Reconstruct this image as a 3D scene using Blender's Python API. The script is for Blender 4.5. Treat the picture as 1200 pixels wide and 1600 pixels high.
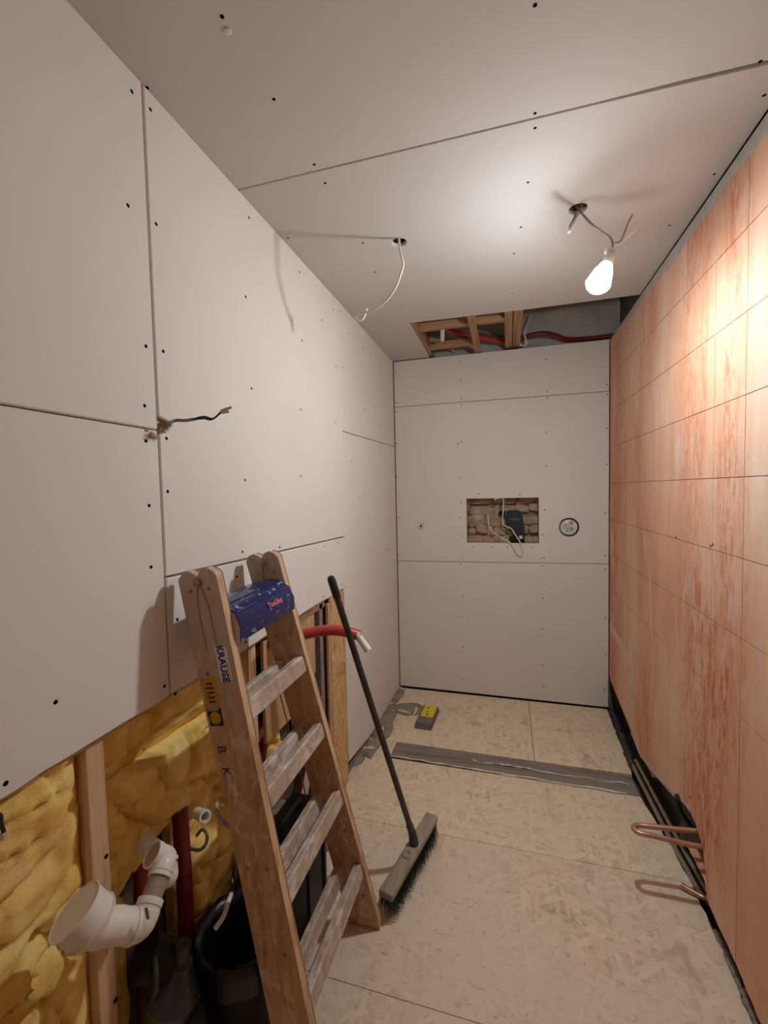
import bpy, bmesh, math, random
from mathutils import Vector as V, Matrix, noise
random.seed(7)
for o in list(bpy.data.objects): bpy.data.objects.remove(o, do_unlink=True)
S = bpy.context.scene
COL = S.collection

# ------------------------------------------------------------------ camera
H, D, W = 2.5, 3.2233, 1.4809            # room height, distance to the back wall, room width
CAM = V((0.8177, 0.0, 1.5298)); FPX = 680.36
FW = V((-0.27243065, 0.96096347, -0.04827783)); RT = V((0.96214284, 0.27166536, -0.02188804)); UP = V((0.00791819, 0.05241314, 0.99859409))
cd = bpy.data.cameras.new('camera'); cam = bpy.data.objects.new('camera', cd); COL.objects.link(cam)
m = Matrix.Identity(4)
for i in range(3): m[i][0] = RT[i]; m[i][1] = UP[i]; m[i][2] = -FW[i]; m[i][3] = CAM[i]
cam.matrix_world = m
cd.sensor_fit = 'VERTICAL'; cd.sensor_height = 24.0; cd.lens = FPX / 1600 * 24.0; cd.clip_start = 0.01
S.camera = cam

# ------------------------------------------------------------------ world, exposure
w = bpy.data.worlds.new('world'); S.world = w; w.use_nodes = True
w.node_tree.nodes['Background'].inputs[0].default_value = (0.0, 0.0, 0.0, 1)
S.cycles.max_bounces = 12; S.cycles.diffuse_bounces = 7
S.view_settings.view_transform = 'Standard'; S.view_settings.look = 'None'
S.view_settings.gamma = 1.0; S.view_settings.use_curve_mapping = False
S.view_settings.exposure = 0.6
BULB_STRENGTH = 560.0
BULB_COLOUR = (0.89, 0.97, 1.04)
BULB = V((1.123, 1.65, 2.222))

# ------------------------------------------------------------------ measuring: a pixel seen on a known plane
def ray(px, py): return FW + RT * ((px - 600) / FPX) - UP * ((py - 800) / FPX)
def at(px, py, axis, val):
    d = ray(px, py); return CAM + d * ((val - CAM[axis]) / d[axis])
def deep(px, py, t): return CAM + ray(px, py) * t
def lw(px, py, x=0.0): return at(px, py, 0, x)
def rw(px, py): return at(px, py, 0, W)
def bw(px, py, y=D): return at(px, py, 1, y)
def fl(px, py, z=0.0): return at(px, py, 2, z)
def ce(px, py): return at(px, py, 2, H)

# ------------------------------------------------------------------ materials
def lin(c):
    if isinstance(c, str): c = [int(c[i:i+2], 16) / 255 for i in (0, 2, 4)]
    return tuple(x / 12.92 if x <= .04045 else ((x + .055) / 1.055) ** 2.4 for x in c) + (1,)
class NT:
    def __init__(s, name, rough=.6, metal=0, spec=.5):
        s.m = bpy.data.materials.new(name); s.m.use_nodes = True; s.t = s.m.node_tree; s.n = s.t.nodes
        s.b = s.n['Principled BSDF']; s.b.inputs['Roughness'].default_value = rough; s.b.inputs['Metallic'].default_value = metal
        s.b.inputs['Specular IOR Level'].default_value = spec
        s.co = s.n.new('ShaderNodeTexCoord').outputs['Object']
    def link(s, a, b): s.t.links.new(a, b)
    def mapping(s, scale=(1, 1, 1), rot=(0, 0, 0), loc=(0, 0, 0)):
        k = s.n.new('ShaderNodeMapping'); k.inputs['Scale'].default_value = scale; k.inputs['Rotation'].default_value = rot; k.inputs['Location'].default_value = loc
        s.link(s.co, k.inputs['Vector']); return k.outputs[0]
    def noise(s, scale, detail=4, vec=None, rough=.5, dist=0):
        k = s.n.new('ShaderNodeTexNoise'); k.inputs['Scale'].default_value = scale; k.inputs['Detail'].default_value = detail
        k.inputs['Roughness'].default_value = rough; k.inputs['Distortion'].default_value = dist
        s.link(vec or s.co, k.inputs['Vector']); return k.outputs['Fac']
    def vor(s, scale, vec=None, out='Color'):
        k = s.n.new('ShaderNodeTexVoronoi'); k.inputs['Scale'].default_value = scale; s.link(vec or s.co, k.inputs['Vector']); return k.outputs[out]
    def ramp(s, fac, stops):
        k = s.n.new('ShaderNodeValToRGB'); e = k.color_ramp.elements
        while len(e) > 1: e.remove(e[-1])
        e[0].position = stops[0][0]; e[0].color = stops[0][1]
        for p, c in stops[1:]: x = e.new(p); x.color = c
        s.link(fac, k.inputs[0]); return k.outputs[0]
    def mask(s, fac, a, b): return s.ramp(fac, [(a, (0, 0, 0, 1)), (b, (1, 1, 1, 1))])
    def mix(s, fac, a, b, mode='MIX'):
        k = s.n.new('ShaderNodeMix'); k.data_type = 'RGBA'; k.blend_type = mode
        for sock, v in ((k.inputs[0], fac), (k.inputs[6], a), (k.inputs[7], b)):
            if hasattr(v, 'is_output'): s.link(v, sock)
            else: sock.default_value = v
        return k.outputs[2]
    def mul(s, a, b):
        k = s.n.new('ShaderNodeMath'); k.operation = 'MULTIPLY'
        for sock, v in zip(k.inputs, (a, b)):
            if hasattr(v, 'is_output'): s.link(v, sock)
            else: sock.default_value = v
        return k.outputs[0]
    def col(s, c):
        if hasattr(c, 'is_output'): s.link(c, s.b.inputs['Base Color'])
        else: s.b.inputs['Base Color'].default_value = c
        return s
    def bump(s, h, strength=.3, dist=.005):
        k = s.n.new('ShaderNodeBump'); k.inputs['Strength'].default_value = strength; k.inputs['Distance'].default_value = dist
        s.link(h, k.inputs['Height']); s.link(k.outputs[0], s.b.inputs['Normal']); return s
def sc(c, f): return tuple(min(1, x * f) for x in c[:3]) + (1,)
M = {}
def plain(key, c, rough=.55, metal=0, var=.12, scale=18, bump=0, spec=.5):
    t = NT(key, rough, metal, spec); c = lin(c)
    n = t.noise(scale, 4)
    t.col(t.ramp(n, [(.3, sc(c, 1 - var)), (.7, sc(c, 1 + var))]))
    if bump: t.bump(t.noise(scale * 6, 3), bump, .003)
    M[key] = t.m; return t
plain('screw', '0c0a08', .9, 0, .1, 18, 0, .1)
plain('void', '2a2622', .95, 0, .2, 9)
plain('pvc', 'd9d2c8', .38, 0, .05, 12)
plain('pvc_grey', '927a6e', .45, 0, .06, 20)
plain('white_plastic', 'e2ded6', .4, 0, .04)
plain('cable', 'd4cec4', .5, 0, .06)
plain('cable_grey', '7f766c', .5, 0, .08)
plain('cable_black', '17140f', .5, 0, .08)
plain('red_pipe', 'a8382e', .38, 0, .12, 14)
plain('dark_red', '6d1013', .42, 0, .15, 10)
plain('copper', 'c29a84', .35, .7, .15, 30)
plain('steel', '93836f', .45, .4, .2, 30)
plain('black_plastic', '090808', .5, 0, .25, 16, 0, .3)
plain('black_bag', '0b0a0a', .32, 0, .3, 8)
plain('smoke_plastic', '2c2d2f', .28, 0, .2, 12)
plain('drill_body', '1b2a2e', .38, 0, .15, 20)
plain('yellow_label', 'd8c423', .5, 0, .12, 60)
plain('grey_block', '6d655d', .7, 0, .2, 40)
plain('blue_ink', '22347a', .5, 0, .1)
plain('red_ink', 'c8707a', .6, 0, .1)
plain('black_ink', '17130f', .6, 0, .1)
plain('sticker_white', 'e0d6d0', .5, 0, .06, 30)
plain('sticker_yellow', 'b98a2a', .5, 0, .15, 60)
plain('torn_paper', 'a89484', .8, 0, .12, 60)
plain('silicone', 'd8ccbc', .5, 0, .1, 40)
plain('rubber', '1a1817', .6, 0, .2, 20)
plain('bristle', '11352a', .7, 0, .35, 80)
plain('bulb_base', 'c9c4b8', .4, .2, .08)
plain('concrete', 'b3ada4', .9, 0, .16, 6, .3)
plain('mortar', '8f8172', .95, 0, .25, 14, .6)
plain('rubble', '5c5044', .95, 0, .35, 20, .8)
plain('mastic', '3c3732', .85, 0, .3, 30, .6)
plain('pale_patch', 'd8b8a2', .85, 0, .12, 25, .3)
plain('level_white', 'c9c0b4', .4, 0, .06)
plain('clear_terminal', 'c4a99c', .3, 0, .2, 60)
plain('brass', 'b08a60', .35, .7, .1)

def drywall(key, base, var=.035):
    t = NT(key, .82, 0, .3); c = lin(base)
    a = t.noise(1.6, 5); f = t.noise(220, 2)
    colr = t.ramp(a, [(.3, sc(c, 1 - var)), (.7, sc(c, 1 + var))])
    t.col(t.mix(t.mul(f, .18), colr, sc(c, .86)))
    t.bump(t.noise(340, 2), .06, .001); M[key] = t.m
drywall('gypsum', 'dad4cb'); drywall('gypsum_shaded', 'c8c4be')  # ceiling is the same board, shade of grazing light put into its colour
t = NT('gypsum_core', .9); t.col(t.ramp(t.noise(60, 4), [(.3, lin('cfc6ba')), (.7, lin('e3dbd0'))])); M['gypsum_core'] = t.m

def wood(key, base, dark, axis=2, scale=1.0, rough=.6):
    t = NT(key, rough, 0, .35)
    sx = [26 * scale] * 3; sx[axis] = 1.6 * scale
    g = t.noise(1.0, 6, t.mapping(sx), .6, 1.2); b = t.noise(3, 3)
    c1 = t.ramp(g, [(.32, lin(dark)), (.52, lin(base)), (.75, sc(lin(base), 1.18))])
    t.col(t.mix(t.mul(b, .3), c1, lin(dark))); t.bump(g, .12, .002); M[key] = t.m; return t
wood('pine_vert', 'd2b08c', 'b08560', 2); wood('pine_x', 'b08a66', '7f5a3a', 0); wood('pine_y', 'b08a66', '7f5a3a', 1)
wood('chipboard', 'bd9b75', 'a5845f', 2, .4)
wood('dusty_plank', '8b8177', '6a5d52', 0, .8, .8)
# ladder wood: varnished brown with splashes of old paint and filler
def ladder_wood(key, base, dark, paint, lo, stretch=(1, 1, .45), top=0):
    t = NT(key, .5, 0, .4)
    g = t.noise(1, 5, t.mapping((40, 40, 3), (0, math.radians(10), 0)), .6, .8)
    c = t.ramp(g, [(.3, lin(dark)), (.6, lin(base))])
    sp = t.mask(t.noise(38, 5, t.mapping(stretch), .65, .6), lo, lo + .1)
    big = t.mask(t.noise(7, 4, None, .6), .36, .6)
    c = t.mix(t.mul(t.mul(sp, big), .62), c, lin(paint))
    if top:   # trowel smears of filler collected round the head of the ladder
        sx = t.n.new('ShaderNodeSeparateXYZ'); t.link(t.co, sx.inputs[0]); mr = t.n.new('ShaderNodeMapRange'); t.link(sx.outputs[2], mr.inputs[0])
        mr.inputs[1].default_value = .78; mr.inputs[2].default_value = 1.25
        sm = t.mask(t.noise(16, 6, t.mapping((1, 1, .6)), .7, .8), .36, .52)
        c = t.mix(t.mul(t.mul(sm, mr.outputs[0]), .9), c, lin('b7a596'))
    t.col(c); t.bump(sp, .15, .001); M[key] = t.m
ladder_wood('ladder_wood', 'c69a76', 'a67c5a', 'e0d2c4', .50, top=1)
ladder_wood('ladder_rung', 'b09c8a', '988272', 'e2d7cb', .46, stretch=(1, .4, 1))
wood('ladder_edge', 'cdab86', '9b7654', 2, 1.2, .6)
wood('broom_wood', '9d8e7c', '7e6f5e', 1, .8, .8)
t = NT('blue_plastic', .2, 0, .6)
t.col(t.mix(t.mask(t.noise(55, 4, t.mapping((1, .5, 1)), .6, .5), .60, .68), lin('1f2858'), lin('98a0b8'))); M['blue_plastic'] = t.m  # pale streaks: scratch wear, with stretched highlights put into the colour
t = NT('handle_metal', .42, .3, .5)
t.col(t.ramp(t.noise(30, 4), [(.3, lin('2f2c2c')), (.7, lin('4a4644'))])); M['handle_metal'] = t.m

# strand board: flakes as stretched cells in three directions, under site dust
def osb(key, pal, dust, dustamt, plane='xy', sc0=1.0):
    t = NT(key, .82, 0, .3)
    cols = []
    for k, ang in enumerate((.35, 1.5, 2.6)):
        rot = (0, 0, ang) if plane == 'xy' else (ang, 0, 0)
        scl = (14, 60, 14) if plane == 'xy' else (9, 9, 34)
        dd = t.n.new('ShaderNodeMapping'); dd.inputs['Rotation'].default_value = rot; t.link(t.co, dd.inputs['Vector'])
        sm = t.n.new('ShaderNodeMapping'); sm.inputs['Scale'].default_value = tuple(x * sc0 for x in scl); sm.inputs['Location'].default_value = (k * 3.3, k, k); t.link(dd.outputs[0], sm.inputs['Vector'])
        v = t.vor(1.0, sm.outputs[0])
        sepn = t.n.new('ShaderNodeSeparateColor'); t.link(v, sepn.inputs[0]); cols.append((sepn.outputs[0], sepn.outputs[1]))
    a = t.ramp(cols[0][0], [(0, lin(pal[0])), (.5, lin(pal[1])), (1, lin(pal[2]))])
    b = t.ramp(cols[1][0], [(0, lin(pal[1])), (.6, lin(pal[2])), (1, lin(pal[0]))])
    c = t.ramp(cols[2][0], [(0, lin(pal[2])), (1, lin(pal[1]))])
    x = t.mix(t.mask(cols[1][1], .5, .52), a, b); x = t.mix(t.mask(cols[2][1], .62, .64), x, c)
    du = t.noise(2.2, 6, None, .62, .5); dm = t.mul(t.mask(du, .28, .62), dustamt)
    x = t.mix(dm, x, lin(dust))
    spot = t.mask(t.noise(7.5, 4, t.mapping((1, 1, 1), (0, 0, 0), (5, 2, 1)), .6, .4), .63, .7)
    x = t.mix(t.mul(spot, .32), x, lin('7d6a58'))
    speck = t.mask(t.noise(60, 4, None, .62, .8), .62, .70)
    x = t.mix(t.mul(speck, .5), x, lin('7d6753'))
    strand = t.mask(t.noise(1, 3, t.mapping((18, 70, 18), (0, 0, .5)), .5, 1.5), .64, .70)
    x = t.mix(t.mul(strand, .4), x, lin('8a725b'))
    t.col(x); t.bump(t.noise(60, 4), .15, .002); M[key] = t.m
osb('floor_board', ('c2a98e', 'd4bca0', 'e2cdb4'), 'dbc6ae', .82)
osb('floor_board_far', ('baa282', 'd8c2a2', 'e6d4b6'), 'dec9ac', .72)
osb('strand_board', ('a37b4b', 'c29866', 'd6b17f'), 'c8a878', .2, 'yz', 1.2)

# pink wall: beige skim over red-orange block with vertical run stains
t = NT('pink_block', .72, 0, .35)
base = t.ramp(t.noise(1, 5, t.mapping((2.6, 2.6, 1.0)), .6, .3), [(.28, lin('ce9674')), (.5, lin('deb092')), (.70, lin('e6c8b0'))])
streak = t.noise(1, 5, t.mapping((22, 22, 1.1)), .62, .4)
c = t.mix(t.mul(t.mask(streak, .45, .75), .3), base, lin('c8845f'))
zone = t.noise(1, 4, t.mapping((2.1, 3.0, .75), (0, 0, 0), (1, .15, 0)), .55, .4)
sx = t.n.new('ShaderNodeSeparateXYZ'); t.link(t.co, sx.inputs[0])
bands = t.ramp(t.mul(sx.outputs[1], .25), [(p / 4, (v, v, v, 1)) for p, v in ((1.30, .0), (1.46, .05), (1.49, .45), (1.54, .5), (1.58, 1.0), (1.92, 1.0), (2.02, .25), (2.22, .25), (2.36, .7), (2.52, .55), (2.62, .2), (2.92, .25), (3.05, .8), (3.20, .9))])
zm = t.mul(t.mask(zone, .36, .56), bands)
runs = t.mask(t.noise(1, 6, t.mapping((48, 48, 7)), .74, 1.4), .47, .60)
c = t.mix(t.mul(zm, .30), c, lin('d08a64'))
c = t.mix(t.mul(t.mul(runs, zm), .85), c, lin('b4532f'))
speck = t.mask(t.noise(1, 5, t.mapping((110, 110, 60)), .65, .6), .55, .68)
c = t.mix(t.mul(t.mul(speck, zm), .55), c, lin('a04e30'))
pale = t.mask(t.noise(1, 4, t.mapping((7, 7, 2.2), (0, 0, 0), (3, 3, 3)), .6, .3), .56, .70)
c = t.mix(t.mul(pale, .55), c, lin('dfcab8'))
c = t.mix(t.mul(t.mask(t.noise(70, 4, None, .6), .64, .74), .35), c, lin('96583c'))
t.col(c); t.bump(t.noise(90, 5), .18, .002); M['pink_block'] = t.m
plain('pink_groove', '7c4a35', .9, 0, .2, 20)
plain('filler', 'b5aca4', .85, 0, .12, 30, .4)

# insulation
t = NT('wool', .95, 0, .1)
c = t.ramp(t.noise(9, 7, None, .7, .6), [(.25, lin('c8963c')), (.38, lin('eac060')), (.56, lin('f8da86')), (.78, lin('fcecba'))])
c = t.mix(t.mul(t.mask(t.noise(3, 3, t.mapping((1, 1, 1), (0, 0, 0), (2, 7, 1))), .55, .7), .35), c, lin('dca864'))
t.col(c); t.bump(t.noise(60, 6, t.mapping((1, 1, 2.2)), .75, 1.0), .6, .006); M['wool'] = t.m

# stone
t = NT('stone', .92, 0, .2)
oi = t.n.new('ShaderNodeObjectInfo')
c = t.ramp(t.noise(16, 5), [(.3, lin('8a7763')), (.5, lin('ab9780')), (.75, lin('c6b59c'))])
c = t.mix(t.mul(oi.outputs['Random'], .5), c, lin('a3816a'))
t.col(c); t.bump(t.noise(40, 5), .7, .008); M['stone'] = t.m

# bulb
mt = bpy.data.materials.new('bulb_glow'); mt.use_nodes = True; nt = mt.node_tree; nt.nodes.clear()
em = nt.nodes.new('ShaderNodeEmission'); ou = nt.nodes.new('ShaderNodeOutputMaterial')
em.inputs[0].default_value = BULB_COLOUR + (1,); em.inputs[1].default_value = BULB_STRENGTH
nt.links.new(em.outputs[0], ou.inputs[0]); M['bulb_glow'] = mt
# weak glow added to the housing, softening the lamp's dark crescent on the ceiling
m2 = mt.copy(); m2.name = 'bulb_added_glow'; m2.node_tree.nodes['Emission'].inputs[1].default_value = BULB_STRENGTH * .028; M['bulb_added_glow'] = m2

# ------------------------------------------------------------------ building helpers
def mesh(bm, name, smooth=False):
    me = bpy.data.meshes.new(name); bm.normal_update(); bm.to_mesh(me); bm.free()
    if smooth:
        for p in me.polygons: p.use_smooth = True
        if smooth != 'all': me.set_sharp_from_angle(angle=math.radians(38))
    return me
def obj(name, me, mat=None, parent=None, label=None, cat=None, group=None, kind=None, smooth=False):
    if isinstance(me, bmesh.types.BMesh): me = mesh(me, name, smooth)
    o = bpy.data.objects.new(name, me); COL.objects.link(o)
    if mat is not None and not me.materials: me.materials.append(M[mat] if isinstance(mat, str) else mat)
    if parent is not None:
        o.parent = parent; o.matrix_parent_inverse = WORLD[parent.name].inverted()
    WORLD[o.name] = Matrix.Identity(4)
    tag(o, label, cat, group, kind); return o
WORLD = {}
def tag(o, label=None, cat=None, group=None, kind=None):
    for k, v in (('label', label), ('category', cat), ('group', group), ('kind', kind)):
        if v: o[k] = v
    return o
def thing(name, loc, label, cat, group=None, kind=None):
    o = bpy.data.objects.new(name, None); COL.objects.link(o); o.location = loc; o.empty_display_size = .05
    WORLD[o.name] = Matrix.Translation(V(loc)); return tag(o, label, cat, group, kind)
def frame(o, x, y, z=None):
    x = V(x).normalized(); y = V(y); y = (y - x * y.dot(x)).normalized(); z = x.cross(y)
    return Matrix(((x[0], y[0], z[0], o[0]), (x[1], y[1], z[1], o[1]), (x[2], y[2], z[2], o[2]), (0, 0, 0, 1)))
def box(bm, lo, hi, mat4=None, bev=0, seg=1):
    lo, hi = V(lo), V(hi)
    vs = [bm.verts.new((x, y, z)) for x in (lo.x, hi.x) for y in (lo.y, hi.y) for z in (lo.z, hi.z)]
    fs = [bm.faces.new([vs[i] for i in f]) for f in ((0, 1, 3, 2), (4, 6, 7, 5), (0, 4, 5, 1), (2, 3, 7, 6), (0, 2, 6, 4), (1, 5, 7, 3))]
    if bev:
        es = list({e for f in fs for e in f.edges})
        r = bmesh.ops.bevel(bm, geom=es, offset=bev, segments=seg, affect='EDGES', profile=.5)
        vs = list({v for v in bm.verts if v.is_valid and (v in r['verts'])}) if mat4 is not None else vs
    if mat4 is not None: bmesh.ops.transform(bm, matrix=mat4, verts=[v for v in vs if v.is_valid])
    return bm
def nbox(lo, hi, mat4=None, bev=0, seg=1): 
    bm = bmesh.new(); box(bm, lo, hi, None, bev, seg)
    if mat4 is not None: bm.transform(mat4)
    return bm
def beam(p0, p1, wy, wz, up=(0, 0, 1), bev=.0015):
    p0, p1 = V(p0), V(p1); d = p1 - p0
    return nbox((0, -wy / 2, -wz / 2), (d.length, wy / 2, wz / 2), frame(p0, d, V(up).cross(d)), bev)
def catmull(pts, n=8):
    pts = [V(p) for p in pts]
    if len(pts) < 3: return pts
    P = [pts[0] * 2 - pts[1]] + pts + [pts[-1] * 2 - pts[-2]]; out = []
    for i in range(1, len(P) - 2):
        for k in range(n):
            t = k / n; a, b, c, d = P[i-1], P[i], P[i+1], P[i+2]
            out.append(.5 * ((2 * b) + (c - a) * t + (2 * a - 5 * b + 4 * c - d) * t * t + (3 * b - a - 3 * c + d) * t ** 3))
    out.append(pts[-1]); return out
def tube(pts, r, seg=10, smooth=8, bm=None, caps=True, radii=None):
    bm = bm or bmesh.new(); P = catmull(pts, smooth) if smooth else [V(p) for p in pts]
    n = len(P); rings = []; t0 = (P[1] - P[0]).normalized()
    nrm = t0.orthogonal().normalized()
    for i, p in enumerate(P):
        t = (P[min(i + 1, n - 1)] - P[max(i - 1, 0)]).normalized()
        nrm = (nrm - t * nrm.dot(t)).normalized(); b = t.cross(nrm)
        rr = radii[i * (len(radii) - 1) // max(1, n - 1)] if radii else r
        rings.append([bm.verts.new(p + (nrm * math.cos(a) + b * math.sin(a)) * rr) for a in [2 * math.pi * k / seg for k in range(seg)]])
    for a, b in zip(rings, rings[1:]):
        for k in range(seg): bm.faces.new((a[k], a[(k + 1) % seg], b[(k + 1) % seg], b[k]))
    if caps: bm.faces.new(list(reversed(rings[0]))); bm.faces.new(rings[-1])
    return bm
def lathe(profile, o, axis, seg=28, bm=None, close=False):
    """profile: (distance along axis, radius); a closed profile gives a shell with thickness"""
    bm = bm or bmesh.new(); ax = V(axis).normalized(); u = ax.orthogonal().normalized(); v = ax.cross(u); o = V(o); rings = []
    for h, r in profile:
        if r <= 1e-6: rings.append([bm.verts.new(o + ax * h)])
        else: rings.append([bm.verts.new(o + ax * h + (u * math.cos(a) + v * math.sin(a)) * r) for a in [2 * math.pi * k / seg for k in range(seg)]])
    pairs = list(zip(rings, rings[1:])) + ([(rings[-1], rings[0])] if close else [])
    for a, b in pairs:
        for k in range(seg):
            k2 = (k + 1) % seg
            if len(a) == 1 and len(b) == 1: continue
            if len(a) == 1: bm.faces.new((a[0], b[k2], b[k]))
            elif len(b) == 1: bm.faces.new((a[k], a[k2], b[0]))
            else: bm.faces.new((a[k], a[k2], b[k2], b[k]))
    if not close:
        for r_, rev in ((rings[0], True), (rings[-1], False)):
            if len(r_) > 1: bm.faces.new(list(reversed(r_)) if rev else r_)
    bmesh.ops.recalc_face_normals(bm, faces=bm.faces); return bm
def plate(outer, holes, thick, mat4, bev=0.0):
    """flat board: outline (2-D) with holes, front at local z=0, going back to -thick"""
    bm = bmesh.new(); loops = []
    for lp in [outer] + list(holes):
        vs = [bm.verts.new((x, y, 0)) for x, y in lp]
        loops.append([bm.edges.new((vs[i], vs[(i + 1) % len(vs)])) for i in range(len(vs))])
    if holes: bmesh.ops.triangle_fill(bm, edges=bm.edges[:], use_beauty=True, normal=(0, 0, 1))
    else: bm.faces.new([e.verts[0] for e in loops[0]])
    bm.normal_update()
    for f in bm.faces:
        if f.normal.z < 0: f.normal_flip()
    front = bm.faces[:]
    r = bmesh.ops.extrude_face_region(bm, geom=front)
    back = [g for g in r['geom'] if isinstance(g, bmesh.types.BMVert)]
    bmesh.ops.translate(bm, verts=back, vec=(0, 0, -thick))
    bmesh.ops.recalc_face_normals(bm, faces=bm.faces)
    if bev:
        bm.normal_update()
        es = [e for e in bm.edges if abs(e.verts[0].co.z) < 1e-6 and abs(e.verts[1].co.z) < 1e-6 and len(e.link_faces) == 2 and any(abs(f.normal.z) < .5 for f in e.link_faces)]
        bmesh.ops.bevel(bm, geom=es, offset=bev, segments=1, affect='EDGES')
    bm.transform(mat4); return bm
def prism(poly, thick, mat4, bev=0): return plate(poly, [], thick, mat4, bev)
def circle(cx, cy, r, n=24, jit=0): return [(cx + r * (1 + random.uniform(-jit, jit)) * math.cos(2 * math.pi * k / n), cy + r * (1 + random.uniform(-jit, jit)) * math.sin(2 * math.pi * k / n)) for k in range(n)]
F_LEFT = Matrix(((0, 0, 1, 0), (1, 0, 0, 0), (0, 1, 0, 0), (0, 0, 0, 1)))        # local (u,v,w) -> y, z, x ; front looks +x
F_BACK = Matrix(((1, 0, 0, 0), (0, 0, -1, D), (0, 1, 0, 0), (0, 0, 0, 1)))       # local (x, z), front looks -y
F_CEIL = Matrix(((0, 1, 0, 0), (1, 0, 0, 0), (0, 0, -1, H), (0, 0, 0, 1)))       # local (y, x), front looks down
F_RIGHT = Matrix(((0, 0, -1, W), (-1, 0, 0, 0), (0, 1, 0, 0), (0, 0, 0, 1)))     # local (-y, z), front looks -x
def text(body, size, mat4, depth=.0006, bold=0.0):
    cu = bpy.data.curves.new('lettering', 'FONT'); cu.body = body; cu.size = size; cu.align_x = 'CENTER'; cu.align_y = 'CENTER'; cu.extrude = depth; cu.resolution_u = 3; cu.offset = bold
    o = bpy.data.objects.new('lettering', cu); me = bpy.data.meshes.new_from_object(o); bpy.data.objects.remove(o); me.transform(mat4); return me

# screws: one small sunk head, copied
bm = bmesh.new(); lathe([(-.001, .0), (-.001, .0046), (.0003, .0046), (.0003, .0)], (0, 0, 0), (0, 0, 1), 8, bm)
SCREW = mesh(bm, 'screw')
def screws(parent_for, pts, normal, size=1.0):
    q = V(normal).to_track_quat('Z', 'Y').to_matrix().to_4x4()
    for p in pts:
        par = parent_for(p)
        o = obj('screw', SCREW, 'screw', par)
        o.matrix_basis = Matrix.Translation(p) @ q @ Matrix.Scale(size, 4)

# ================================================================== FLOOR
YN = -0.9                                  # the wall behind the camera
floor = obj('floor', nbox((-.16, YN, -.10), (W + .16, D + .13, -.055)), 'rubble', kind='structure', label='dusty strand board floor of the narrow room')
EDGE = [(3.22, 1.470), (2.9, 1.456), (2.65, 1.446), (2.327, 1.437), (2.144, 1.462), (1.972, 1.478), (1.813, 1.487), (1.674, 1.486), (1.528, 1.484), (1.405, 1.474), (1.2, 1.476), (YN, 1.478)]
def edge(y):
    for (a, xa), (b, xb) in zip(EDGE, EDGE[1:]):
        if b <= y <= a: return xb + (xa - xb) * (y - b) / (a - b)
    return 1.47
def floor_panel(x0, y0, x1, y1, mat, name='floor_panel', z=0.0, ragged=False):
    pts = [(x0, y0)]
    if ragged:
        n = max(2, int((y1 - y0) / .03))
        right = [(edge(y0 + (y1 - y0) * k / n) + random.uniform(-.004, .004), y0 + (y1 - y0) * k / n) for k in range(n + 1)]
    else: right = [(x1, y0), (x1, y1)]
    pts += right + [(x0, y1)]
    return obj(name, prism(pts, .05, Matrix.Translation((0, 0, z)), .001), mat, floor)
g = .0018
floor_panel(-.15, YN, 0, 1.196, 'floor_board', ragged=True)
floor_panel(-.15, 1.196 + g, 0, 1.853, 'floor_board', ragged=True)
floor_panel(-.15, 1.853 + g, 0, 2.335, 'floor_board_far', ragged=True)
floor_panel(-.15, 2.337, .157, 2.500, 'floor_board_far')
floor_panel(-.15, 2.502, .952, D - .004, 'floor_board_far')
floor_panel(.952 + g * 1.5, 2.502, 0, D - .004, 'floor_board_far', ragged=True)
# two dark levelling battens across the floor, with beads of foam along them
def batten(y0, y1, z, name='batten'):
    n = 14; a = [(.158 + 1.277 * k / n, y0 + random.uniform(-.004, .004) - .02 * k / n) for k in range(n + 1)]
    b = [(x, y1 + random.uniform(-.004, .004) - .02 * (i / n)) for i, (x, _) in enumerate(a)]
    return obj(name, prism(a + b[::-1], .04, Matrix.Translation((0, 0, z)), .002), 'dusty_plank', floor)
batten(2.350, 2.418, .006); batten(2.424, 2.497, .002)
for (xa, xb, y) in ((.16, 1.40, 2.345), (.62, 1.41, 2.420)):
    p = []; x = xa
    while x < xb: p.append((x, y - .018 * (x - .158) / 1.27 + random.uniform(-.004, .004), .006 + random.uniform(-.002, .003))); x += random.uniform(.03, .07)
    obj('sealant_bead', tube(p, .005, 6, 3, radii=[random.uniform(.001, .006) for _ in range(30)]), 'silicone', floor, smooth=True)
# mortar patches and foam crumbs along the foot of the left wall
def lump(c, sx, sy, sz, mat, name, parent, seed):
    bm = bmesh.new(); bmesh.ops.create_icosphere(bm, subdivisions=2, radius=1)
    for v in bm.verts:
        k = 1 + .35 * noise.noise(v.co * 1.7 + V((seed, seed * 2, 0))); v.co = V((v.co.x * sx * k, v.co.y * sy * k, max(-.3, v.co.z) * sz * k)) + V(c)
    return obj(name, bm, mat, parent, smooth='all')
for i, (px, py, sx, sy) in enumerate([(606, 1118, .07, .16), (620, 1088, .045, .12), (596, 1143, .07, .12), (638, 1108, .13, .085), (576, 1166, .07, .12), (556, 1186, .05, .08), (590, 1130, .06, .16)]):
    p = fl(px, py); lump((p.x, p.y, .0), sx, sy, .012, 'mortar', 'mortar_patch', floor, i * 3.1)
for i, (a, b) in enumerate([((623, 1111), (641, 1116)), ((598, 1137), (592, 1152)), ((650, 1107), (646, 1118)), ((568, 1171), (584, 1171)), ((616, 1112), (615, 1113)), ((577, 1155), (580, 1158)), ((622, 1075), (628, 1076))]):
    p, q = fl(*a), fl(*b); mid = (p + q) / 2 + V((random.uniform(-.01, .01), 0, .008))
    obj('sealant_bead', tube([p + V((0, 0, .006)), mid, q + V((0, 0, .006))], .007, 6, 4, radii=[random.uniform(.005, .011) for _ in range(8)]), 'silicone', floor, smooth=True)

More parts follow.
